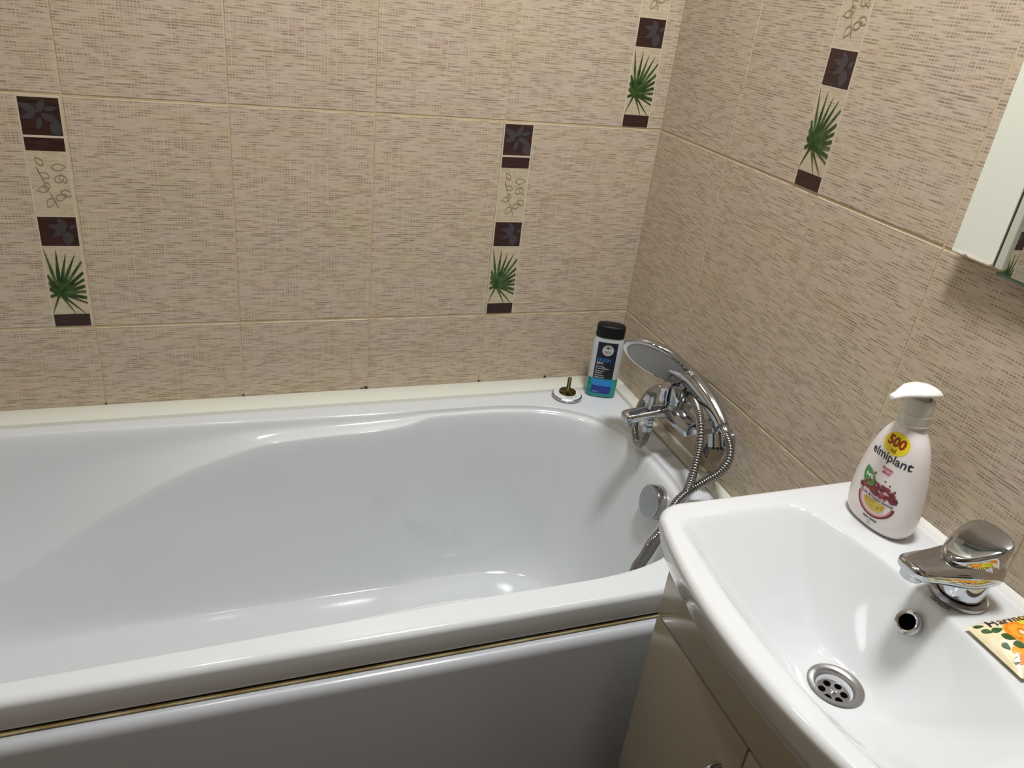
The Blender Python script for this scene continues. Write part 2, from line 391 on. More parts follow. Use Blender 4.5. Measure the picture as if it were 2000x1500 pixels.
# outer rectangle
X0, X1, Y0, Y1 = XL + .004, -.0305, -.700, -.0570
def outer(p, ins=0, z=ZR):
    cx = min(max(p.x, -1.38), -.38); d_ = Vector((p.x - cx, p.y - YC))
    if d_.length < 1e-6: d_ = Vector((0, 1))
    d_.normalize(); ts = []
    if abs(d_.x) > 1e-9: ts.append(((X1 if d_.x > 0 else X0) - cx) / d_.x)
    if abs(d_.y) > 1e-9: ts.append(((Y1 if d_.y > 0 else Y0) - YC) / d_.y)
    t_ = min(x for x in ts if x > 0)
    return Vector((cx + d_.x * t_, YC + d_.y * t_, z))
Rc = [outer(p) for p in Oc]
for cx_, cy_ in ((X0, Y0), (X0, Y1), (X1, Y0), (X1, Y1)):
    k = min(range(n), key=lambda i: (Rc[i].x - cx_) ** 2 + (Rc[i].y - cy_) ** 2); Rc[k] = Vector((cx_, cy_, ZR))
def inset(p, e, z): return Vector((min(max(p.x, X0 + e), X1 - e), min(max(p.y, Y0 + e), Y1 - e), z))
rings = []
rings.append([inset(p, .004, .553) for p in Rc])
rings.append([inset(p, .0005, .5545) for p in Rc])
rings.append([inset(p, 0, .557) for p in Rc])
fr_ = .011
for k in range(0, 7):
    a = PI / 2 * k / 6
    rings.append([inset(p, fr_ * (1 - math.cos(a)), ZR - fr_ + fr_ * math.sin(a)) for p in Rc])
Rin = rings[-1]
for f_ in (.25, .5, .75, .93):
    rings.append([a.lerp(b, f_) for a, b in zip(Rin, Oc)])
rings.append(Oc)
prof = catmull([(0, 0, 0), (.05, .02, 0), (.13, .12, 0), (.20, .36, 0), (.28, .58, 0), (.42, .74, 0), (.62, .87, 0), (.82, .96, 0), (1, 1, 0)], 2)[1:]
for p in prof:
    hx, hz = p.x, p.y
    rings.append([Vector((a.x + (b.x - a.x) * hx, a.y + (b.y - a.y) * hx, a.z + (b.z - a.z) * hz)) for a, b in zip(Oc, Mc)])
prof = catmull([(0, 0, 0), (.035, .012, 0), (.075, .05, 0), (.11, .11, 0), (.22, .34, 0), (.35, .58, 0), (.47, .75, 0), (.59, .86, 0), (.73, .935, 0), (.87, .98, 0), (1, 1, 0)], 3)[1:]
for p in prof:
    hx, hz = p.x, p.y
    rings.append([Vector((a.x + (b.x - a.x) * hx, a.y + (b.y - a.y) * hx, a.z + (b.z - a.z) * hz)) for a, b in zip(Mc, Fc)])
for f_ in (.85, .6, .35, .15, .04):
    rings.append([Vector((-.42 + (p.x + .42) * (f_ if f_ < .5 else f_), YC + (p.y - YC) * f_, .205 - .008 * (1 - f_))) for p in Fc])
mb = MB(); mb.loft(rings, 0, False, True)
tub = thing('bathtub', 'white acrylic bathtub with moulded armrests along the tiled wall', 'bathtub', (-.9, -.38, 0))
mb.build('tub_shell', M_tub, tub, ang=60)
for x in (-1.35, -.35):
    for y in (-.5, -.26):
        mb = MB(); mb.cyl((x, y, 0), (x, y, .192), .015, seg=16); mb.build('leg', M_steel, tub)
# overflow knob
ov = MB(); ax = Vector((-1, .02, .22)).normalized(); c0 = Vector((-.103, -.425, .546))
ov.lathe([(.029, -.014), (.032, -.006), (.0335, 0), (.0335, .018), (.0322, .0212), (.030, .0222), (0.001, .0222)], c0, ax, 48)
ov.build('overflow_knob', M_chrome_d, tub)['label'] = 'round chrome overflow knob'
dr = MB(); dr.lathe([(.034, 0), (.033, .003), (.024, .002), (.02, -.001), (0.001, -.001)], (-.36, YC, .2005), (0, 0, 1)); dr.build('drain', M_steel, tub)

# bath panel below the rim
pn = tub
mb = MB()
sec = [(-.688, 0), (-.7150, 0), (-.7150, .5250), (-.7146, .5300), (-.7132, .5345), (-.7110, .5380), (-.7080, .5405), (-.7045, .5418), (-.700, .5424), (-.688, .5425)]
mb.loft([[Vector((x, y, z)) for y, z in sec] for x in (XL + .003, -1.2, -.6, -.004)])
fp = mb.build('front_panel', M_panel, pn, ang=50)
mb = MB(); mb.tube([(XL + .004, -.6975, .5455), (-1.2, -.6975, .5463), (-.8, -.6975, .5453), (-.3, -.6975, .546), (-.01, -.6975, .5455)], .0026, 10); mb.build('sealant_bead', M_yellow, pn)
mb = MB(); mb.box((XL + .004, -.694, .538), (-.004, -.680, .553)); mb.build('gap_filler', M_gap, pn, smooth=False)

# ---------------------------------------------------------------- washbasin
DX, DY, DZ = -.204, -.990, .700; ZB = .820; CY = -.990; HWB = .232
def ray_poly(poly, c, th):
    dx, dy = math.cos(th), math.sin(th); best = None
    for i in range(len(poly)):
        a = poly[i]; b = poly[(i + 1) % len(poly)]
        ex, ey = b[0] - a[0], b[1] - a[1]; det = dx * (-ey) + ex * dy
        if abs(det) < 1e-12: continue
        rx, ry = a[0] - c[0], a[1] - c[1]
        t_ = (rx * (-ey) + ex * ry) / det; s_ = (dx * ry - dy * rx) / det
        if t_ > 0 and -1e-9 <= s_ <= 1 + 1e-9 and (best is None or t_ > best): best = t_
    return best
def round_poly(P, rad, n=8):
    out = []
    for i in range(len(P)):
        a, b, c = Vector((*P[i - 1], 0)), Vector((*P[i], 0)), Vector((*P[(i + 1) % len(P)], 0))
        r = rad[i]
        if r == 0: out.append(b.to_2d()); continue
        u = (a - b).normalized(); v = (c - b).normalized(); p = b + u * r; q = b + v * r
        for k in range(n + 1):
            t_ = k / n; out.append(((1 - t_) ** 2 * p + 2 * t_ * (1 - t_) * b + t_ ** 2 * q).to_2d())
    return out
fc = lambda y, x0, x1: x0 + (x1 - x0) * (1 - ((y - CY) / HWB) ** 2)
front = [(fc(CY + HWB * s, -.3480, -.3885), CY + HWB * s) for s in [1 - 2 * k / 24 for k in range(25)]]
outl = round_poly([(-.0005, CY - HWB), (-.0005, CY + HWB)] + front, [.004, .004] + [.034] + [0] * 23 + [.034], 10)
HB = .200
bf = [(fc(CY + HB * s, -.3290, -.3560), CY + HB * s) for s in [1 - 2 * k / 16 for k in range(17)]]
bowl = round_poly([(-.150, CY - HB), (-.1120, CY - .085), (-.1120, CY + .085), (-.150, CY + HB)] + bf, [.03, .06, .06, .03, .03] + [0] * 15 + [.03], 10)
NT = 288
ths = [2 * PI * k / NT for k in range(NT)]
RO = [ray_poly(outl, (DX, DY), t_) for t_ in ths]; RB = [ray_poly(bowl, (DX, DY), t_) for t_ in ths]
# exact outer corners
for q in ((-.0005, CY - HWB + .002), (-.0005, CY + HWB - .002)):
    a = math.atan2(q[1] - DY, q[0] - DX) % (2 * PI); k = round(a / (2 * PI) * NT) % NT; ths[k] = a; RO[k] = math.hypot(q[0] - DX, q[1] - DY); RB[k] = ray_poly(bowl, (DX, DY), a)
def pt(k, r, z): return Vector((DX + math.cos(ths[k]) * r, DY + math.sin(ths[k]) * r, z))
r0 = .031
rings = []
rings.append([pt(k, RO[k] - .050 - .02 * max(0, -math.cos(ths[k])), .742) for k in range(NT)])
rings.append([pt(k, RO[k] - .034, .742) for k in range(NT)])
rings.append([pt(k, RO[k] - .031, .744) for k in range(NT)])
for zz, ins_ in ((.752, .024), (.765, .016), (.78, .009), (.795, .0035), (.8055, .0008)): rings.append([pt(k, RO[k] - ins_, zz) for k in range(NT)])
rr = .011
for k_ in range(1, 8):
    a = PI / 2 * k_ / 7
    rings.append([pt(k, RO[k] - rr * (1 - math.cos(a)), ZB - rr + rr * math.sin(a)) for k in range(NT)])
for f_ in (.2, .5, .8): rings.append([pt(k, (RO[k] - rr) * (1 - f_) + (RB[k] + .004) * f_, ZB) for k in range(NT)])
D = ZB - DZ
def hfun(u):  # u 1 at the bowl's edge .. 0 at the drain flange
    w_ = 1 - u; return .62 * (1 - (u ** 1.75)) + .38 * (w_ * w_ * (3 - 2 * w_))
rings.append([pt(k, RB[k] + .003, ZB - .0001) for k in range(NT)])
rings.append([pt(k, RB[k] + .0005, ZB - .0007) for k in range(NT)])
prev = ZB - .0007
for i in range(1, 40):
    u = 1 - i / 40
    e = 1 - math.exp(-(1 - u) * 22)
    rings.append([pt(k, r0 + (RB[k] - r0) * u, ZB - .0007 - (D - .0007) * hfun(u) * (e * .5 + .5)) for k in range(NT)])
rings.append([pt(k, r0, DZ) for k in range(NT)])
rings.append([pt(k, r0 - .006, DZ - .003) for k in range(NT)])
rings.append([pt(k, .020, DZ - .006) for k in range(NT)])
rings.append([pt(k, .019, DZ - .03) for k in range(NT)])
mb = MB(); mb.loft(rings, 0, False, False)
sink = thing('washbasin', 'white ceramic washbasin with curved front on the wall cabinet', 'washbasin', (-.2, CY, .742))
mb.build('basin', M_ceram, sink, ang=70)
# drain
mb = MB()
mb.lathe([(.0330, .0002), (.0335, .0012), (.0325, .0022), (.026, .0016), (.0235, -.0005), (.0215, -.006), (.0205, -.0135)], (DX, DY, DZ), (0, 0, 1), 56, 0, False)
hz = DZ - .0115
def ring_pts(c, r, n_, z): return [Vector((c[0] + r * math.cos(2 * PI * k / n_), c[1] + r * math.sin(2 * PI * k / n_), z)) for k in range(n_)]
mb.lathe([(.021, 0), (.021, .0008), (.018, .0012), (.001, .0012)], (DX, DY, hz), (0, 0, 1), 48, 0)
drn = mb.build('drain', M_steel, sink); drn['label'] = 'round brushed steel drain'
mb = MB()
for k in range(6):
    a = 2 * PI * k / 6 + .4; c_ = (DX + .0128 * math.cos(a), DY + .0128 * math.sin(a))
    P_ = ring_pts(c_, .0044, 16, hz + .0016); mb.add(P_, [tuple(range(16))], 0)
o = mb.build('strainer_holes', M_hole, drn, smooth=False)
mb = MB(); mb.lathe([(.0048, .001), (.0044, .003), (.0028, .0038), (.001, .0030)], (DX, DY, hz), (0, 0, 1), 20); mb.build('screw', M_chrome, drn)
# overflow ring in the back slope
oc = Vector((-.1330, -.9930, .7895)); on_ = Vector((-.80, 0, .60)).normalized()
mb = MB(); mb.lathe([(.0150, -.004), (.0155, .001), (.0145, .0030), (.0120, .0036), (.0100, .0028), (.0088, -.001), (.0085, -.008)], oc, on_, 44, 0, False)
mb.lathe([(.0102, -.0010), (.001, -.0012)], oc, on_, 30, 1)
mb.build('overflow_ring', [M_chrome, M_hole], sink)['label'] = 'chrome overflow ring'
mb = MB()
yl, yr = CY + HWB - .012, CY - HWB + .002
mb.loft([[Vector((-.0012, y, ZB - .004)), Vector((-.0075, y, ZB - .001)), Vector((-.0062, y, ZB + .0022)), Vector((-.0030, y, ZB + .0052)), Vector((-.0012, y, ZB + .0075))] for y in (yl, -.85, -.9, -1.0, -1.1, yr)])
mb.build('sealant', M_caulk, sink)
# small grey lettering in front of the faucet
vs, fs = text2d('cersanit', .0085, 'CENTER', .0002)
mb = MB()
def arc(x, y):   # wrapped around the faucet base, read from the front left
    r = .0370 - y; a = PI + .18 + x / .0370
    return Vector((-.0720 + r * math.cos(a), -.9940 + r * math.sin(a), ZB + .0004))
mb.add([arc(x, y) for x, y in vs], fs, 0)
mb.build('lettering', mat('grey_print', (.16, .155, .15), .5), sink, smooth=False)

# ---------------------------------------------------------------- vanity cabinet
XF = -.305; ya, yb = -.762, -1.218
cab = thing('vanity_cabinet', 'glossy beige two-door cabinet under the washbasin', 'cabinet', (-.15, CY, 0))
mb = MB()
for lo_, hi_ in (((XF + .018, ya - .016, .10), (-.002, ya, .741)), ((XF + .018, yb, .10), (-.002, yb + .016, .741)), ((XF + .018, yb + .016, .10), (-.002, ya - .016, .116)), ((-.010, yb + .016, .116), (-.002, ya - .016, .66))): mb.box(lo_, hi_)
mb.build('body', M_cab, cab, smooth=False)
mb = MB(); mb.box((XF, yb, .622), (XF + .0175, ya, .741), .0012); mb.build('apron_panel', M_cab, cab)
for s_, (y0, y1) in enumerate(((-.9885, ya), (yb, -.9915))):
    mb = MB(); mb.box((XF, y0, .10), (XF + .0175, y1, .6180), .0012); dd = mb.build('door', M_cab, cab)
    hy = -.957 if s_ == 0 else -1.023
    mb = MB()
    P_ = catmull([(XF + .001, hy, .548), (XF - .016, hy, .545), (XF - .022, hy, .53), (XF - .022, hy, .46), (XF - .016, hy, .445), (XF + .001, hy, .442)], 6)
    mb.tube(P_, .0048, 12); mb.build('handle', M_chrome_d, dd)
mb = MB(); mb.box((XF + .0120, yb + .004, .610), (XF + .019, ya - .004, .63)); mb.box((XF + .012, -.994, .104), (XF + .019, -.986, .62)); mb.build('shadow_gap', M_gap, cab, smooth=False)
for y in (ya - .03, yb + .03):
    for x in (XF + .04, -.04):
        mb = MB(); mb.cyl((x, y, 0), (x, y, .10), .014, .018, 20); mb.build('leg', M_chrome_d, cab)

# ---------------------------------------------------------------- basin faucet
FX, FY = -.0720, -.9940
fa = thing('basin_faucet', 'chrome single-lever faucet standing on the washbasin', 'faucet', (FX, FY, ZB))
mb = MB(); mb.lathe([(.0300, 0), (.0320, .0015), (.0320, .0055), (.0300, .0075), (.0270, .008), (.0265, .0055)], (FX, FY, ZB), (0, 0, 1), 56)
mb.build('base_ring', M_chrome_d, fa)['label'] = 'dull base ring'
mb = MB(); mb.lathe([(.0250, .005), (.0255, .010), (.0258, .026), (.0262, .042), (.0265, .056), (.0255, .064), (.020, .067)], (FX, FY, ZB), (0, 0, 1), 56)
mb.build('body', M_chrome, fa)
# spout with the upper body: rounded cross-sections along -x
def rrect(cx, cy, cz, hw, hh, n_=32, e=3.2, tilt=0):
    out = []
    for k in range(n_):
        a = 2 * PI * k / n_; y = hw * sgnpow(math.cos(a), 2 / e); z = hh * sgnpow(math.sin(a), 2 / e)
        out.append(Vector((cx + z * tilt, cy + y, cz + z)))
    return out
S = [(-.044, .010, .860, .006), (-.046, .022, .862, .014), (-.052, .0275, .864, .018), (-.068, .0292, .866, .019), (-.085, .0295, .866, .0190), (-.100, .0280, .867, .0172), (-.118, .0250, .8690, .0145), (-.136, .0228, .8715, .0120), (-.152, .0210, .8738, .0105), (-.163, .0190, .8755, .0094), (-.1695, .0150, .8772, .0070), (-.1725, .0115, .8775, .0050), (-.1735, .006, .8775, .0025)]
S2 = []
cs = catmull([(a, b, c) for a, b, c, d_ in S], 3); hs = catmull([(d_, 0, 0) for a, b, c, d_ in S], 3)
mb = MB(); mb.loft([rrect(p.x, FY + .004 * min(1, max(0, (-.06 - p.x) / .08)), p.z, p.y, h.x, e=2.8) for p, h in zip(cs, hs)])
sp_ = mb.build('spout', M_chrome, fa, ang=50)
mb = MB(); mb.lathe([(.0125, .006), (.0125, -.001), (.0120, -.0075), (.0110, -.0085), (.009, -.0085), (.0085, -.005)], (-.1585, FY + .004, .8695), (.12, 0, 1), 32); mb.build('aerator', M_chrome, sp_)
# lever: teardrop cap, wide and round towards the wall, narrow to the front
def lever_ring(sc_, z, dx=0, tl=.0):
    out = []
    for k in range(56):
        a = 2 * PI * k / 56; c_, s_ = math.cos(a), math.sin(a)
        rx = .040 if c_ < 0 else .034
        x = rx * sgnpow(c_, .72); t_ = (x + .040) / .074
        wy = (.0150 + .0165 * min(1, t_ * 1.15) ** .8) * sgnpow(s_, .72)
        out.append(Vector((FX + dx + x * sc_, FY + wy * sc_ + .001, z + tl * x * sc_)))
    return out
lx = -.009
mb = MB(); mb.loft([lever_ring(.66, .852, lx + .010), lever_ring(.74, .858, lx + .009, .02), lever_ring(.84, .866, lx + .006, .10), lever_ring(.92, .876, lx + .003, .20), lever_ring(.97, .886, lx + .001, .28), lever_ring(.995, .8945, lx, .33), lever_ring(1.0, .8985, lx, .34), lever_ring(.985, .9008, lx, .34), lever_ring(.955, .9020, lx, .34), lever_ring(.90, .9026, lx, .34), lever_ring(.6, .9032, lx, .34), lever_ring(.25, .9034, lx, .34)])
mb.build('lever', M_chrome, fa, ang=60)

# ---------------------------------------------------------------- mirror cabinet panel on the wall
mc = thing('wall_mirror', 'mirror with white side board on the tiled wall above the washbasin', 'mirror', (-.01, -1.1, 1.165))
def edge_z(y):
    return 1.1685
mb = MB(); n_ = 26; ys = [-.775 - (.0590) * k / n_ for k in range(n_ + 1)]
jag = [0] * (n_ + 1)
for k, v_ in {8: .0006, 9: .0022, 10: .0008, 24: .0006, 25: .0016, 26: .0035}.items(): jag[k] = v_
lo = [1.1690 + j for j in jag]
for xx, in ((-.0220,),):
    rings_ = [[Vector((-.002, y, z)), Vector((-.0205, y, z)), Vector((-.0220, y, z + .0015)), Vector((-.0220, y, 1.86)), Vector((-.002, y, 1.86))] for y, z in zip(ys, lo)]
mb.loft(rings_, 0)
mb.build('side_board', M_white, mc, ang=40)['label'] = 'white side board with chipped lower edge'
mb = MB()
for k in range(n_):
    for a in (0,):
        g_ = lambda k: .004 + .0018 * abs(math.sin(k * .9)) + (.004 * math.exp(-((k - 14) / 3) ** 2)) + max(0, k - 20) * .0012
        h1 = g_(k); h2 = g_(k + 1)
        mb.quad((-.02215, ys[k], lo[k] + .0016), (-.02215, ys[k + 1], lo[k + 1] + .0016), (-.02215, ys[k + 1], lo[k + 1] + h2), (-.02215, ys[k], lo[k] + h1))
mb.build('worn_edge', M_chip, mc, smooth=False)
mb = MB(); mb.box((-.0200, -.8372, 1.171), (-.002, -.8340, 1.86)); mb.build('seam', M_gap, mc, smooth=False)
mb = MB(); mb.box((-.0220, -.8470, 1.1705), (-.002, -.8372, 1.86), .0008); mb.build('frame_strip', M_white, mc)
mb = MB(); mb.loft([[Vector((-.0180, -.8472, z)), Vector((-.0256, -1.40, z)), Vector((-.004, -1.40, z)), Vector((-.002, -.8472, z))] for z in (1.166, 1.86)]); mb.build('mirror_glass', M_mirror, mc, smooth=False)
mb = MB(); mb.box((-.0175, -1.40, 1.1620), (-.010, -.8390, 1.1660), .0004); mb.build('glass_edge', M_glassedge, mc)

# ---------------------------------------------------------------- bath mixer on the right wall
MX, MY, MZ = -.066, -.354, .705
mx_ = thing('bath_mixer', 'chrome bath mixer on the tiled wall above the tub end', 'faucet', (0, MY, MZ))
mb = MB()
mb.tube([(MX, MY + .078, MZ), (MX, MY + .074, MZ), (MX, MY + .03, MZ), (MX, MY, MZ + .002), (MX, MY - .03, MZ), (MX, MY - .070, MZ - .001), (MX, MY - .074, MZ - .001)], [.0150, .0172, .0215, .0255, .0215, .0182, .0150], 8)
mb.build('body', M_chrome, mx_, ang=30)
for s_ in (1, -1):
    mb = MB(); y = MY + s_ * .062
    mb.cyl((-.014, y, MZ - .002), (MX - .004, y, MZ), .0145, .0160, 6, bev=.001)
    mb.cyl((-.0015, y, MZ - .002), (-.016, y, MZ - .002), .031, .020, 40)
    mb.build('wall_connector', M_chrome, mx_, ang=30)
mb = MB(); mb.lathe([(.0240, .0), (.0240, .018), (.0225, .020), (.0225, .026), (.0246, .028), (.0250, .052), (.0228, .060), (.015, .0655), (.004, .068)], (MX, MY, MZ + .002), (0, 0, 1), 48); mb.build('cartridge', M_chrome, mx_, ang=30)
mb = MB()
P_ = catmull([(MX + .012, MY, MZ + .070), (MX - .010, MY, MZ + .072), (MX - .026, MY, MZ + .064), (MX - .030, MY, MZ + .045), (MX - .028, MY, MZ + .022)], 5)
mb.tube(P_, [(.0035, .016)] * 8 + [(.0032, .013)] * (len(P_) - 8), 20, up=(0, 0, 1)); mb.build('lever', M_chrome, mx_, ang=50)
mb = MB()
S = [(MX + .004, .014, MZ + .002, .012), (MX - .02, .0150, MZ + .003, .012), (MX - .045, .0150, MZ + .002, .0105), (MX - .07, .0148, MZ - .001, .0100), (MX - .092, .0150, MZ - .003, .0100), (MX - .101, .0142, MZ - .004, .0092), (MX - .106, .0115, MZ - .0045, .007), (MX - .108, .006, MZ - .005, .003)]
cs = catmull([(a, b, c) for a, b, c, d_ in S], 3); hs = catmull([(d_, 0, 0) for a, b, c, d_ in S], 3)
mb.loft([rrect(p.x, MY, p.z, p.y, h.x, e=3.4) for p, h in zip(cs, hs)]); sp_ = mb.build('spout', M_chrome, mx_, ang=45)
mb = MB(); mb.lathe([(.0125, .004), (.0128, -.006), (.0115, -.0135), (.009, -.0145), (.0085, -.009)], (MX - .090, MY, MZ - .008), (0, 0, 1), 32); mb.build('aerator', M_chrome_d, sp_)
mb = MB(); mb.lathe([(.0070, 0), (.0070, .010), (.0102, .012), (.0106, .029), (.0092, .031), (.001, .032)], (MX - .056, MY, MZ + .011), (0, 0, 1), 28); mb.build('diverter_knob', M_chrome, sp_)
mb = MB(); mb.cyl((MX - .049, MY, MZ - .003), (MX - .049, MY, MZ - .026), .0095, .0090, 6); mb.build('hose_outlet', M_chrome, mx_, ang=30)

# ---------------------------------------------------------------- shower holder + hand shower + hose
hd = thing('shower_holder', 'faceted chrome wall bracket holding the shower handle', 'bracket', (0, -.465, .70))
mb = MB(); mb.lathe([(.021, .0015), (.0205, .008), (.014, .012), (.012, .02)], (0, -.452, .695), (-1, 0, 0), 36); mb.build('wall_plate', M_chrome, hd)
mb = MB()
mb.tube([(-.010, -.452, .695), (-.028, -.460, .696), (-.045, -.476, .686), (-.056, -.486, .696)], [.011, .0145, .0215, .0190], 8)
mb.build('arm', M_chrome, hd, ang=25)
mb = MB()
hb = Vector((-.050, -.485, .7200)); hax = Vector((.0, .32, .55)).normalized()
for k in range(14):
    pass
u_ = hax.orthogonal().normalized(); v_ = hax.cross(u_)
rg = []
for k in range(15):
    a = .6 + 2 * PI * .78 * k / 14; dr_ = u_ * math.cos(a) + v_ * math.sin(a)
    rg.append([hb + dr_ * r_ + hax * h_ for r_, h_ in ((.0150, -.012), (.0205, -.012), (.0205, .012), (.0150, .012))])
mb.loft(rg); mb.build('clip', M_chrome, hd, ang=30)

N_ = Vector((-.060, -.370, .781)); T_ = Vector((-.160, -.283, .815)); HC = (N_ + T_) / 2; RH = (T_ - N_).length / 2
vdir = (Vector((-.8649, -1.4658, 1.4061)) - HC).normalized(); av = (T_ - N_).normalized()
vp = vdir - av * vdir.dot(av); vl = vp.length; vp.normalize(); wv = av.cross(vp)
cth = .36 / vl; nrm = (vp * cth - wv * math.sqrt(1 - cth * cth)).normalized()
if nrm.z > 0: nrm = (vp * cth + wv * math.sqrt(1 - cth * cth)).normalized()
hs_ = thing('hand_shower', 'chrome hand shower resting on the bath mixer', 'shower head', tuple(N_))
mb = MB(); mb.lathe([(RH - .006, .0), (RH - .001, .0005), (RH, .003), (RH - .001, .008), (RH - .007, .014), (RH - .018, .020), (RH - .035, .026), (.012, .029), (.001, .0295)], HC, -nrm, 64)
mb.build('head', M_chrome, hs_)
mb = MB(); mb.lathe([(RH - .0075, .0), (RH - .009, .0018), (.02, .0024), (.001, .0026)], HC + nrm * -.0004, nrm, 64); mb.build('spray_face', M_sprayface, hs_)['label'] = 'dull grey spray face'
mb = MB()
P_ = catmull([HC - nrm * .014 + av * -.010, N_ - nrm * .008 + av * .016, Vector((-.057, -.386, .785)), Vector((-.050, -.425, .771)), Vector((-.0465, -.455, .757)), Vector((-.0450, -.478, .7435))], 6)
rr_ = [interp(i / (len(P_) - 1), [(0, .012), (.2, .020), (.42, .0215), (.65, .0185), (.85, .0155), (1, .0140)]) for i in range(len(P_))]
mb.tube(P_, [(a * .86, a) for a in rr_], 28, up=tuple(-nrm)); mb.build('handle', M_chrome, hs_, ang=60)
hose_start = P_[-1]; hdir = (P_[-1] - P_[-3]).normalized()

A_ = [tuple(hose_start), (-.046, -.493, .7355), (-.048, -.508, .730), (-.052, -.524, .720), (-.058, -.532, .703), (-.068, -.529, .679), (-.084, -.517, .654), (-.104, -.511, .635), (-.130, -.517, .620), (-.152, -.531, .603), (-.169, -.543, .580), (-.179, -.537, .550), (-.182, -.528, .512), (-.185, -.515, .470),
      (-.195, -.520, .40), (-.22, -.540, .33), (-.27, -.548, .265), (-.34, -.545, .232), (-.43, -.535, .222), (-.50, -.515, .220), (-.52, -.49, .220), (-.49, -.475, .220), (-.40, -.490, .222), (-.31, -.505, .24), (-.235, -.505, .29), (-.185, -.495, .36),
      (-.158, -.488, .440), (-.154, -.508, .505), (-.151, -.519, .550), (-.144, -.519, .580), (-.120, -.508, .607), (-.108, -.508, .633), (-.104, -.507, .668), (-.097, -.497, .708), (-.095, -.488, .740), (-.086, -.460, .759), (-.066, -.413, .757), (-.045, -.361, .744), (-.030, -.300, .721), (-.030, -.256, .701), (-.040, -.232, .683), (-.060, -.238, .666), (-.085, -.263, .648), (-.100, -.287, .628), (-.108, -.316, .617), (-.113, -.340, .627), (-.115, -.352, .650), (MX - .049, MY, MZ - .026)]
STEP = .0008; path = resample(catmull(A_, 14), step=STEP)
hz_ = thing('shower_hose', 'ribbed steel shower hose twisting down into the bathtub', 'hose', tuple(A_[0]))
mb = MB(); rad_ = []
for i in range(len(path)):
    ph = (i * STEP / .0048) % 1.0
    rad_.append(.0081 - .0024 * (abs(ph - .5) * 2) ** 2.2)
mb.tube(path[18:-15], rad_[18:-15], 14)
M_hose = mat('hose_steel', (.34, .335, .33), .14, 1)
mb.build('hose_tube', M_hose, hz_, ang=80)
mb = MB(); mb.cyl(path[0], path[22], .0098, .0088, 24); mb.build('connector', M_chrome, hz_)
mb = MB(); mb.cyl(path[-1], path[-20], .0105, .0090, 6); mb.build('connector', M_chrome, hz_, ang=30)

# ---------------------------------------------------------------- shower gel bottle in the corner
gx, gy = -.083, -.092; ga = math.radians(24)
gel = thing('shower_gel_bottle', 'shower gel bottle with black cap and dark label in the tub corner', 'bottle', (gx, gy, ZR + .0013))
gz0 = ZR + .0016
def gmap(u, dd, z):   # u to the right seen from the room, dd towards the room
    return Vector((gx + u * math.cos(ga) - dd * math.sin(ga), gy - u * math.sin(ga) - dd * math.cos(ga), gz0 + z))
gw = [(0, .0305), (.002, .0325), (.006, .0335), (.03, .0335), (.06, .0335), (.09, .0342), (.115, .0345), (.130, .0335), (.139, .0310), (.143, .0290)]
gd = [(0, .0150), (.002, .0170), (.006, .0178), (.10, .0178), (.125, .0172), (.139, .0160), (.143, .0155)]
def gsec(a_, b_, z, n_=48, e=2.8):
    return [gmap(a_ * sgnpow(math.cos(2 * PI * k / n_), 2 / e), b_ * sgnpow(math.sin(2 * PI * k / n_), 2 / e), z) for k in range(n_)]
zs = [0, .0006, .002, .004, .006, .012, .025, .038, .0460, .05, .07, .09, .105, .115, .123, .130, .135, .139, .143]
mb = MB(); b0 = 0
lowz = [z for z in zs if z <= .0460]; hiz = [z for z in zs if z >= .0460]
mb.loft([gsec(interp(z, gw), interp(z, gd), z) for z in lowz], 0, True, False)
mb.loft([gsec(interp(z, gw), interp(z, gd), z) for z in hiz], 1, False, True)
M_gelt = mat('teal_gel', (.0, .26, .25), .12, spec=.5, coat=.3); M_gelc = mat('clear_grey_bottle', (.50, .54, .55), .15, coat=.3)
mb.build('bottle_body', [M_gelt, M_gelc], gel, ang=60)
mb = MB()
mb.loft([gsec(a_, b_, z) for a_, b_, z in ((.0292, .0160, .1425), (.0304, .0174, .1432), (.0309, .0177, .146), (.0307, .0176, .165), (.0299, .0168, .1685), (.026, .0145, .1703), (.01, .006, .1710))])
mb.build('cap', M_black, gel, ang=50)['label'] = 'black oval cap'
def gs(u, z, off=.0003):
    a_, b_ = interp(z, gw), interp(z, gd); e = 2.8
    return gmap(u, b_ * max(0, 1 - abs(u / a_) ** e) ** (1 / e) + off, z)
lab = MB()
def wrapgrid(mb, S, u0, u1, z0, z1, mi, off, nu=10, nz=10):
    vs = [S(u0 + (u1 - u0) * i / nu, z0 + (z1 - z0) * j / nz, off) for j in range(nz + 1) for i in range(nu + 1)]
    mb.add(vs, [(j * (nu + 1) + i, j * (nu + 1) + i + 1, (j + 1) * (nu + 1) + i + 1, (j + 1) * (nu + 1) + i) for j in range(nz) for i in range(nu)], mi)
def wraptext(mb, S, s, u, z, size, mi, off, align='LEFT', bold=0, rot=0):
    vs, fs = text2d(s, size, align, bold); c_, s_ = math.cos(rot), math.sin(rot)
    mb.add([S(u + x * c_ - y * s_, z + x * s_ + y * c_, off) for x, y in vs], fs, mi)
def wrapdisc(mb, S, u, z, ru, rz, mi, off, n_=28, rot=0):
    c_, s_ = math.cos(rot), math.sin(rot); R_ = []
    for f_ in (1, .66, .33): R_.append([S(u + (ru * f_ * math.cos(2 * PI * k / n_)) * c_ - rz * f_ * math.sin(2 * PI * k / n_) * s_, z + ru * f_ * math.cos(2 * PI * k / n_) * s_ + rz * f_ * math.sin(2 * PI * k / n_) * c_, off) for k in range(n_)])
    mb.loft(R_, mi, False, True)
wrapgrid(lab, gs, -.0230, .0200, .0465, .1330, 0, .0003)
wrapdisc(lab, gs, .0000, .1150, .0125, .0125, 1, .0005)
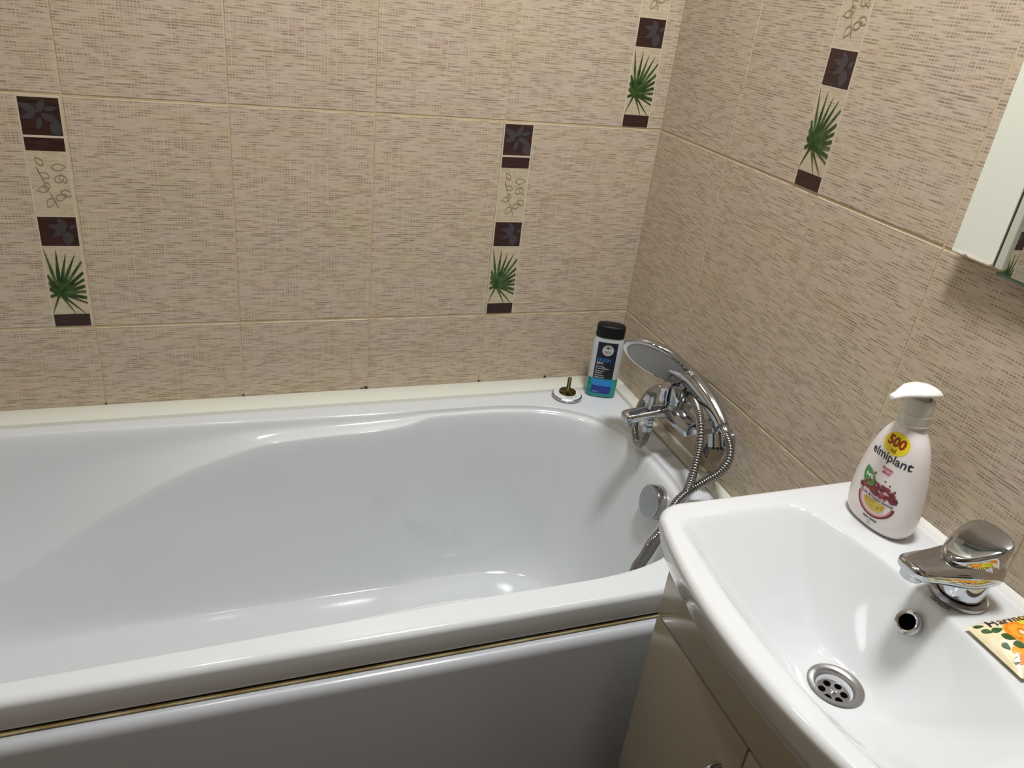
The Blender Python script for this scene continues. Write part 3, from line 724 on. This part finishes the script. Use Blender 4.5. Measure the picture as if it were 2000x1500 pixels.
wrapdisc(lab, gs, .0000, .1150, .0112, .0112, 5, .0006); wrapdisc(lab, gs, .0000, .1150, .0106, .0106, 1, .0007)
wraptext(lab, gs, 'MEN', .0000, .1085, .0074, 0, .0009, 'CENTER')
# small emblem above the word: a c-shape cut between two arrow wings
for pts in ([(-.0062, .1210), (-.0022, .1235), (-.0022, .1185)], [(.0072, .1210), (.0032, .1235), (.0032, .1185)], [(-.0012, .1240), (.0018, .1245), (.0008, .1210), (.0018, .1175), (-.0012, .1180), (-.0020, .1210)]):
    lab.add([gs(a, b, .0009) for a, b in pts], [tuple(range(len(pts)))], 0)
wraptext(lab, gs, 'FRESH', -.0205, .0880, .0112, 2, .0006, bold=.0001)
wraptext(lab, gs, '3IN1', -.0205, .0815, .0078, 1, .0006, bold=.0002)
for i, (s, sz) in enumerate((('Gel de dus,', .0042), ('sampon & balsam', .0042), ('Shower gel,', .0042), ('shampoo', .0042), ('Gel douche,', .0042), ('shampooing', .0042))):
    wraptext(lab, gs, s, -.0205, .0745 - i * .0047 - (i // 2) * .0012, sz, 6, .0006, bold=.0001)
wrapgrid(lab, gs, -.0230, .0200, .0290, .0448, 3, .0003)
wrapgrid(lab, gs, -.0230, .0200, .010, .0290, 4, .0003)
for k in range(6):
    lab.add([gs(a, b, .0005) for a, b in ((-.0215 + k * .006, .0305), (-.0185 + k * .006, .0305), (-.011 + k * .0048, .0430), (-.0125 + k * .0048, .0430))], [(0, 1, 2, 3)], 2)
wraptext(lab, gs, '250 ml', -.0205, .0125, .0050, 1, .0006)
lab.build('label', [mat('label_black', (.008, .010, .022), .3), mat('label_silver', (.50, .51, .50), .4), mat('label_blue', (.03, .22, .55), .3), mat('label_light_blue', (.01, .25, .62), .3), mat('label_deep_blue', (.005, .03, .25), .3), mat('label_ring', (.2, .2, .2), .4), mat('label_pale', (.55, .55, .55), .4)], gel, smooth=False)['label'] = 'black label with blue lettering'

# ---------------------------------------------------------------- bath plug on the rim
px_, py_ = -.1640, -.0930; pz = ZR + .0016
pg = thing('bath_plug', 'white bath plug with brass stem, upside down on the tub rim', 'plug', (px_, py_, pz))
mb = MB(); mb.lathe([(.0270, 0), (.0325, .0005), (.0335, .003), (.0330, .0055), (.0312, .0072)], (px_, py_, pz), (0, 0, 1), 48); mb.build('rim', M_chrome_d, pg)
mb = MB(); mb.lathe([(.0312, .0055), (.0308, .0078), (.0285, .0088), (.020, .0098), (.010, .010)], (px_, py_, pz), (0, 0, 1), 48); mb.build('disc', mat('plug_plastic', (.72, .73, .73), .3), pg)
mb = MB(); mb.lathe([(.0170, .0095), (.0190, .0115), (.0183, .0138), (.0120, .0152), (.0060, .0165), (.0032, .0185), (.0032, .021)], (px_, py_, pz), (0, 0, 1), 40); mb.build('washer', M_brass, pg)
mb = MB()
pr_ = [(.0042, .016)]
for k in range(22): pr_ += [(.0044, .018 + k * .0013), (.0038, .0187 + k * .0013)]
mb.lathe(pr_, (px_, py_, pz), (.02, 0, 1), 20); mb.build('stem', M_brass, pg)
mb = MB()
for k in range(9):
    a = -PI / 2 - .55 + k * .14 + (.12 if k > 5 else 0)
    for rr0 in (.0215, .0245):
        c_, s_ = math.cos(a), math.sin(a); q_ = Vector((px_ + c_ * rr0, py_ + s_ * rr0, pz + .0101)); tdir = Vector((-s_, c_, 0)); rdir = Vector((c_, s_, 0))
        if (k * 7 + int(rr0 * 1e4)) % 5 == 0: continue
        mb.quad(q_ - tdir * .0010, q_ + tdir * .0010, q_ + tdir * .0010 + rdir * .0016, q_ - tdir * .0010 + rdir * .0016)
mb.build('embossed_marks', mat('grey_marks', (.35, .36, .36), .5), pg, smooth=False)

# ---------------------------------------------------------------- liquid soap bottle on the basin
sx, sy = -.0640, -.8520; sz0 = ZB + .0004; sa = math.radians(4)
sb = thing('soap_bottle', 'white pump bottle of liquid soap standing on the washbasin corner', 'bottle', (sx, sy, sz0))
def smap(u, dd, z):   # u to the right seen from the front (towards -y), dd to the front (-x)
    return Vector((sx - .055 * z - dd * math.cos(sa) + u * math.sin(sa), sy - u * math.cos(sa) - dd * math.sin(sa), sz0 + z * 1.06))
swT = [(0, .0380), (.0015, .0410), (.005, .0440), (.012, .0472), (.024, .0490), (.036, .0492), (.050, .0482), (.066, .0460), (.082, .0430), (.097, .0393), (.110, .0352), (.121, .0305), (.130, .0255), (.137, .0205), (.142, .0170), (.145, .0150)]
sdT = [(0, .0220), (.0015, .0250), (.005, .0275), (.012, .0292), (.024, .0300), (.05, .0298), (.08, .0282), (.105, .0258), (.121, .0232), (.130, .0205), (.137, .0180), (.142, .0162), (.145, .0150)]
smooth_tab = lambda T: [(p.x, p.y) for p in catmull([(a, b, 0) for a, b in T], 6)]
swS, sdS = smooth_tab(swT), smooth_tab(sdT)
def ssec(a_, b_, z, n_=64, e=2.35):
    return [smap(a_ * sgnpow(math.cos(2 * PI * k / n_), 2 / e), b_ * sgnpow(math.sin(2 * PI * k / n_), 2 / e), z) for k in range(n_)]
M_soap = mat('pearl_white_plastic', (.82, .77, .75), .28, coat=.2); M_cream = mat('cream_plastic', (.66, .64, .56), .35)
M_pump = mat('translucent_pump', (.80, .80, .76), .25, coat=.2, sss=.2)
mb = MB(); zz_ = [0, .0005, .0015] + [.145 * (k / 44) ** 1.0 for k in range(1, 45)]
mb.loft([ssec(interp(z, swS), interp(z, sdS), z) for z in sorted(set(zz_))]); mb.build('bottle_body', M_soap, sb, ang=70)
mb = MB()
cpt = smap(0, 0, .1445)
prf = [(.0150, 0), (.0190, .0005), (.0194, .003), (.0188, .0035), (.0186, .016), (.0180, .0165), (.0177, .031), (.0163, .0345), (.0120, .0355), (.0118, .032)]
mb.lathe(prf, cpt, (0, 0, 1), 48); mb.lathe([(.0085, .03), (.0085, .040), (.0080, .041)], cpt, (0, 0, 1), 28)
mb.build('collar', M_cream, sb, ang=40)['label'] = 'cream screw collar'
mb = MB()
# pump head: drop shape, pointed to the front, seen lying flat on the stem
pts_ = catmull([(.020, 0, .1850), (.018, 0, .1855), (.012, 0, .1868), (.002, 0, .1880), (-.010, 0, .1888), (-.022, 0, .1890), (-.032, 0, .1880), (-.042, 0, .1862), (-.051, 0, .1845), (-.053, 0, .1840)], 4)
wd = [(0, .003), (.05, .010), (.15, .0160), (.35, .0185), (.5, .0165), (.65, .0110), (.78, .0065), (.9, .0045), (1, .0036)]
hh = [(0, .0015), (.05, .0036), (.15, .0054), (.35, .0062), (.5, .0058), (.65, .0048), (.78, .0040), (.9, .0034), (1, .0030)]
L_ = len(pts_) - 1; rings_ = []
for i, p in enumerate(pts_):
    a_ = interp(i / L_, wd); h_ = interp(i / L_, hh)
    rings_.append([smap(a_ * math.cos(2 * PI * k / 28), -p.x, p.z + h_ * math.sin(2 * PI * k / 28) * (1 if math.sin(2 * PI * k / 28) > 0 else .75)) for k in range(28)])
mb.loft(rings_); mb.build('pump_head', M_pump, sb, ang=60)
def ss(u, z, off=.0003):
    a_, b_ = interp(z, swS), interp(z, sdS); e = 2.35
    return smap(u, b_ * max(0, 1 - abs(u / a_) ** e) ** (1 / e) + off, z)
lab = MB()
wrapdisc(lab, ss, .005, .1205, .0168, .0140, 0, .0003, 36)
wraptext(lab, ss, '500', .005, .1180, .0160, 1, .0005, 'CENTER', .0006)
wraptext(lab, ss, 'ml', .006, .1100, .0075, 1, .0005, 'CENTER', .0002)
wraptext(lab, ss, 'elmiplant', .0050, .0975, .0152, 2, .0004, 'CENTER', .0002)
wraptext(lab, ss, 'exotic', .0090, .0865, .0062, 3, .0004, 'CENTER', .0002)
wraptext(lab, ss, 'elixir', .0090, .0812, .0062, 3, .0004, 'CENTER', .0002)
rs = random.Random(3)
ss0 = ss
def ss(u, z, off=.0003): return ss0(.0075 + (u + .002) * 1.2, .0455 + (z - .0510) * 1.2, off)
cu_, cz_ = -.002, .0530
for k in range(150):
    for _ in range(20):
        u = rs.uniform(-.0225, .0225); z = rs.uniform(.0015, .0150)
        if z < .0165 * math.sqrt(max(0, 1 - (u / .0235) ** 2)): break
    wrapdisc(lab, ss, cu_ + u, cz_ + z, rs.uniform(.0012, .0020), rs.uniform(.0012, .0018), rs.choice((4, 4, 5, 5, 6)), .0004 + k * .000004, 10)
for u, z, r_ in ((-.010, .0755, .0014), (.010, .0715, .0010), (.0165, .0680, .0012), (.004, .0735, .0010)): wrapdisc(lab, ss, cu_ + u, z, r_, r_, 5, .0004, 10)
# leaf with percentage
lf = [(-.0225, .0775), (-.0180, .0760), (-.0135, .0725), (-.0105, .0680), (-.0105, .0630), (-.0135, .0610), (-.0190, .0615), (-.0225, .0640), (-.0240, .0690), (-.0238, .0740)]
lab.add([ss(-.0172 + (u + .0172) * 1.25, .0690 + (z - .0690) * 1.15, .0011) for u, z in lf], [tuple(range(len(lf)))], 7)
wraptext(lab, ss, '94%', -.0172, .0680, .0062, 8, .0013, 'CENTER', .0002)
# fruit half: dark red arc around a pale and yellow middle
def arc_band(r0_, r1_, mi, off, a0=PI * 1.0, a1=PI * 2.0, n_=28, sc_=.86):
    vs = []
    for k in range(n_ + 1):
        a = a0 + (a1 - a0) * k / n_
        for r_ in (r0_, r1_): vs.append(ss(cu_ + r_ * math.cos(a), .0490 + r_ * sc_ * math.sin(a), off))
    lab.add(vs, [(2 * k, 2 * k + 1, 2 * k + 3, 2 * k + 2) for k in range(n_)], mi)
arc_band(.002, .0205, 9, .0004); arc_band(.0200, .0225, 5, .0005); arc_band(.0188, .0203, 12, .0006); arc_band(.001, .0140, 10, .0006, PI * 1.04, PI * 1.96)
for k in range(26):
    u = rs.uniform(-.011, .011); z = -rs.uniform(.001, .009) * math.sqrt(max(0, 1 - (u / .013) ** 2))
    wrapdisc(lab, ss, cu_ + u, .0490 + z, .0015, .0013, rs.choice((10, 11)), .0008, 8)
wraptext(lab, ss, 'Rodie & Fructul Pasiunii', cu_, .0498, .0042, 2, .0010, 'CENTER', .0001)
ss = ss0
wraptext(lab, ss, 'sapun lichid', .0080, .0150, .0044, 2, .0004, 'CENTER', .00015)
wrapdisc(lab, ss, .0080, .0100, .0034, .0034, 13, .0003, 20); wraptext(lab, ss, 'V', .0080, .0086, .0045, 7, .0005, 'CENTER')
lab.build('label', [mat('l_yellow', (.80, .66, .02), .35), mat('l_brown_red', (.30, .035, .01), .35), mat('l_navy', (.02, .025, .05), .35), mat('l_magenta', (.55, .05, .16), .35), mat('l_seed', (.26, .015, .02), .3), mat('l_seed_dark', (.12, .008, .018), .3), mat('l_seed_light', (.45, .06, .05), .3), mat('l_leaf', (.07, .26, .06), .35), mat('l_white', (.8, .85, .75), .35), mat('l_pulp', (.72, .58, .52), .35), mat('l_yellow_pulp', (.62, .47, .07), .35), mat('l_gold', (.50, .33, .02), .35), mat('l_pinkrind', (.60, .16, .20), .35), mat('l_pale_green', (.62, .68, .55), .35)], sb, smooth=False)['label'] = 'printed fruit label'

# ---------------------------------------------------------------- soap sachet
bx0, by0, bz0 = -.1130, -1.0420, ZB + .0012
so = thing('soap_packet', 'cream wrapped soap bar with printed orange slice beside the faucet', 'soap', (bx0 + .05, by0 - .035, bz0))
SW, SH = .104, .0740
def pill(s, t):
    e1 = 1 - abs(2 * s - 1) ** 3.5; e2 = 1 - abs(2 * t - 1) ** 2.6
    return .0135 * max(e1, 0) ** .75 * max(e2, 0) ** .6
rot_ = math.radians(-1)
def pk(s, t, up=1, off=0):
    x = s * SW; y = -t * SH
    wv_ = .0008 * math.sin(s * 37) * math.sin(t * 23 + 1)
    y += .0018 * math.sin(s * PI) * (1 if t < .5 else -1) * -1
    if s < .09: y += 0
    z = (.0040 + .0060 * min(1, s * 6) * .4) + (pill(s, t) * .95 + wv_ * pill(s, t) * 60 if up > 0 else -min(pill(s, t) * .35, .0038 + .0024 * min(1, s * 6) - .0002))
    return Vector((bx0 + x * math.cos(rot_) - y * math.sin(rot_), by0 + x * math.sin(rot_) + y * math.cos(rot_), bz0 + z + off))
mb = MB(); ns, nt_ = 44, 34
for up in (1, -1):
    vs = [pk(i / ns, j / nt_, up) for j in range(nt_ + 1) for i in range(ns + 1)]
    mb.add(vs, [(j * (ns + 1) + i, j * (ns + 1) + i + 1, (j + 1) * (ns + 1) + i + 1, (j + 1) * (ns + 1) + i) for j in range(nt_) for i in range(ns)], 0)
M_wrap = noise_mix(mat('soap_wrapper', (.78, .68, .42), .3, coat=.3), (.74, .66, .34), (.84, .74, .56), (1, 1, 1), 28, 3)
mb.build('wrapper', M_wrap, so, ang=80, recalc=True)
pr = MB()
PS = lambda u, z, off=.0003: pk(u / SW, z / SH, 1, off)
def disc2(u, z, ru, rz, mi, off, n_=36, a0=0, a1=2 * PI, rot=0):
    rs_ = []
    for f_ in (1, .8, .6, .4, .2):
        rs_.append([PS(u + ru * f_ * math.cos(a0 + (a1 - a0) * k / n_), z + rz * f_ * math.sin(a0 + (a1 - a0) * k / n_), off) for k in range(n_ + 1)])
    pr.loft(rs_, mi, False, True, closed=False)
disc2(.040, .0300, .0185, .0185, 0, .0004)
disc2(.040, .0300, .0172, .0172, 1, .0006)
for k in range(10):
    a = 2 * PI * k / 10
    disc2(.040 + .0095 * math.cos(a), .0300 + .0095 * math.sin(a), .0042, .0042, 2, .0008 + .00002 * k, 12)
disc2(.040, .0300, .0030, .0030, 3, .0011, 14)
disc2(.066, .0170, .0150, .0110, 4, .0005); disc2(.072, .0240, .010, .008, 5, .0007)
disc2(.090, .0420, .0160, .0160, 1, .0004)
def leafp(u, z, an, ln, wd, mi=6, off=.0009):
    o = leaf_outline(u, z, an, ln, wd); pr.add([PS(a, b, off) for a, b in o], [tuple(range(len(o)))], mi)
for u, z, an, ln, wd in ((.004, .004, .5, .010, .0025), (.006, .012, .9, .010, .0028), (.012, .018, .2, .012, .0035), (.016, .026, .9, .014, .0042), (.017, .042, .6, .014, .0045), (.028, .050, .5, .016, .0045), (.045, .056, .2, .018, .005), (.062, .052, .4, .018, .005), (.010, .034, 1.5, .012, .003), (.004, .060, -.5, .010, .003), (.078, .060, .2, .016, .004)): leafp(u, z, an, ln, wd)
disc2(.018, .0500, .0075, .0060, 2, .0005); disc2(.011, .0585, .006, .005, 1, .0005)
vs, fs = text2d('Harmony', .0165, 'LEFT', .0001, .3)
pr.add([PS(.014 + x * 1.15, .0135 - y * 1.0, .0012) for x, y in vs], fs, 7)
pr.build('print', [mat('p_peel', (.85, .50, .10), .3), mat('p_orange', (.80, .24, .01), .3), mat('p_orange_light', (.90, .36, .03), .3), mat('p_pith', (.85, .70, .45), .3), mat('p_lemon', (.75, .60, .04), .3), mat('p_lemon2', (.60, .50, .03), .3), mat('p_leaf', (.035, .09, .015), .3), mat('p_plum', (.035, .012, .03), .3)], so, smooth=False)['label'] = 'printed orange slice and leaves'
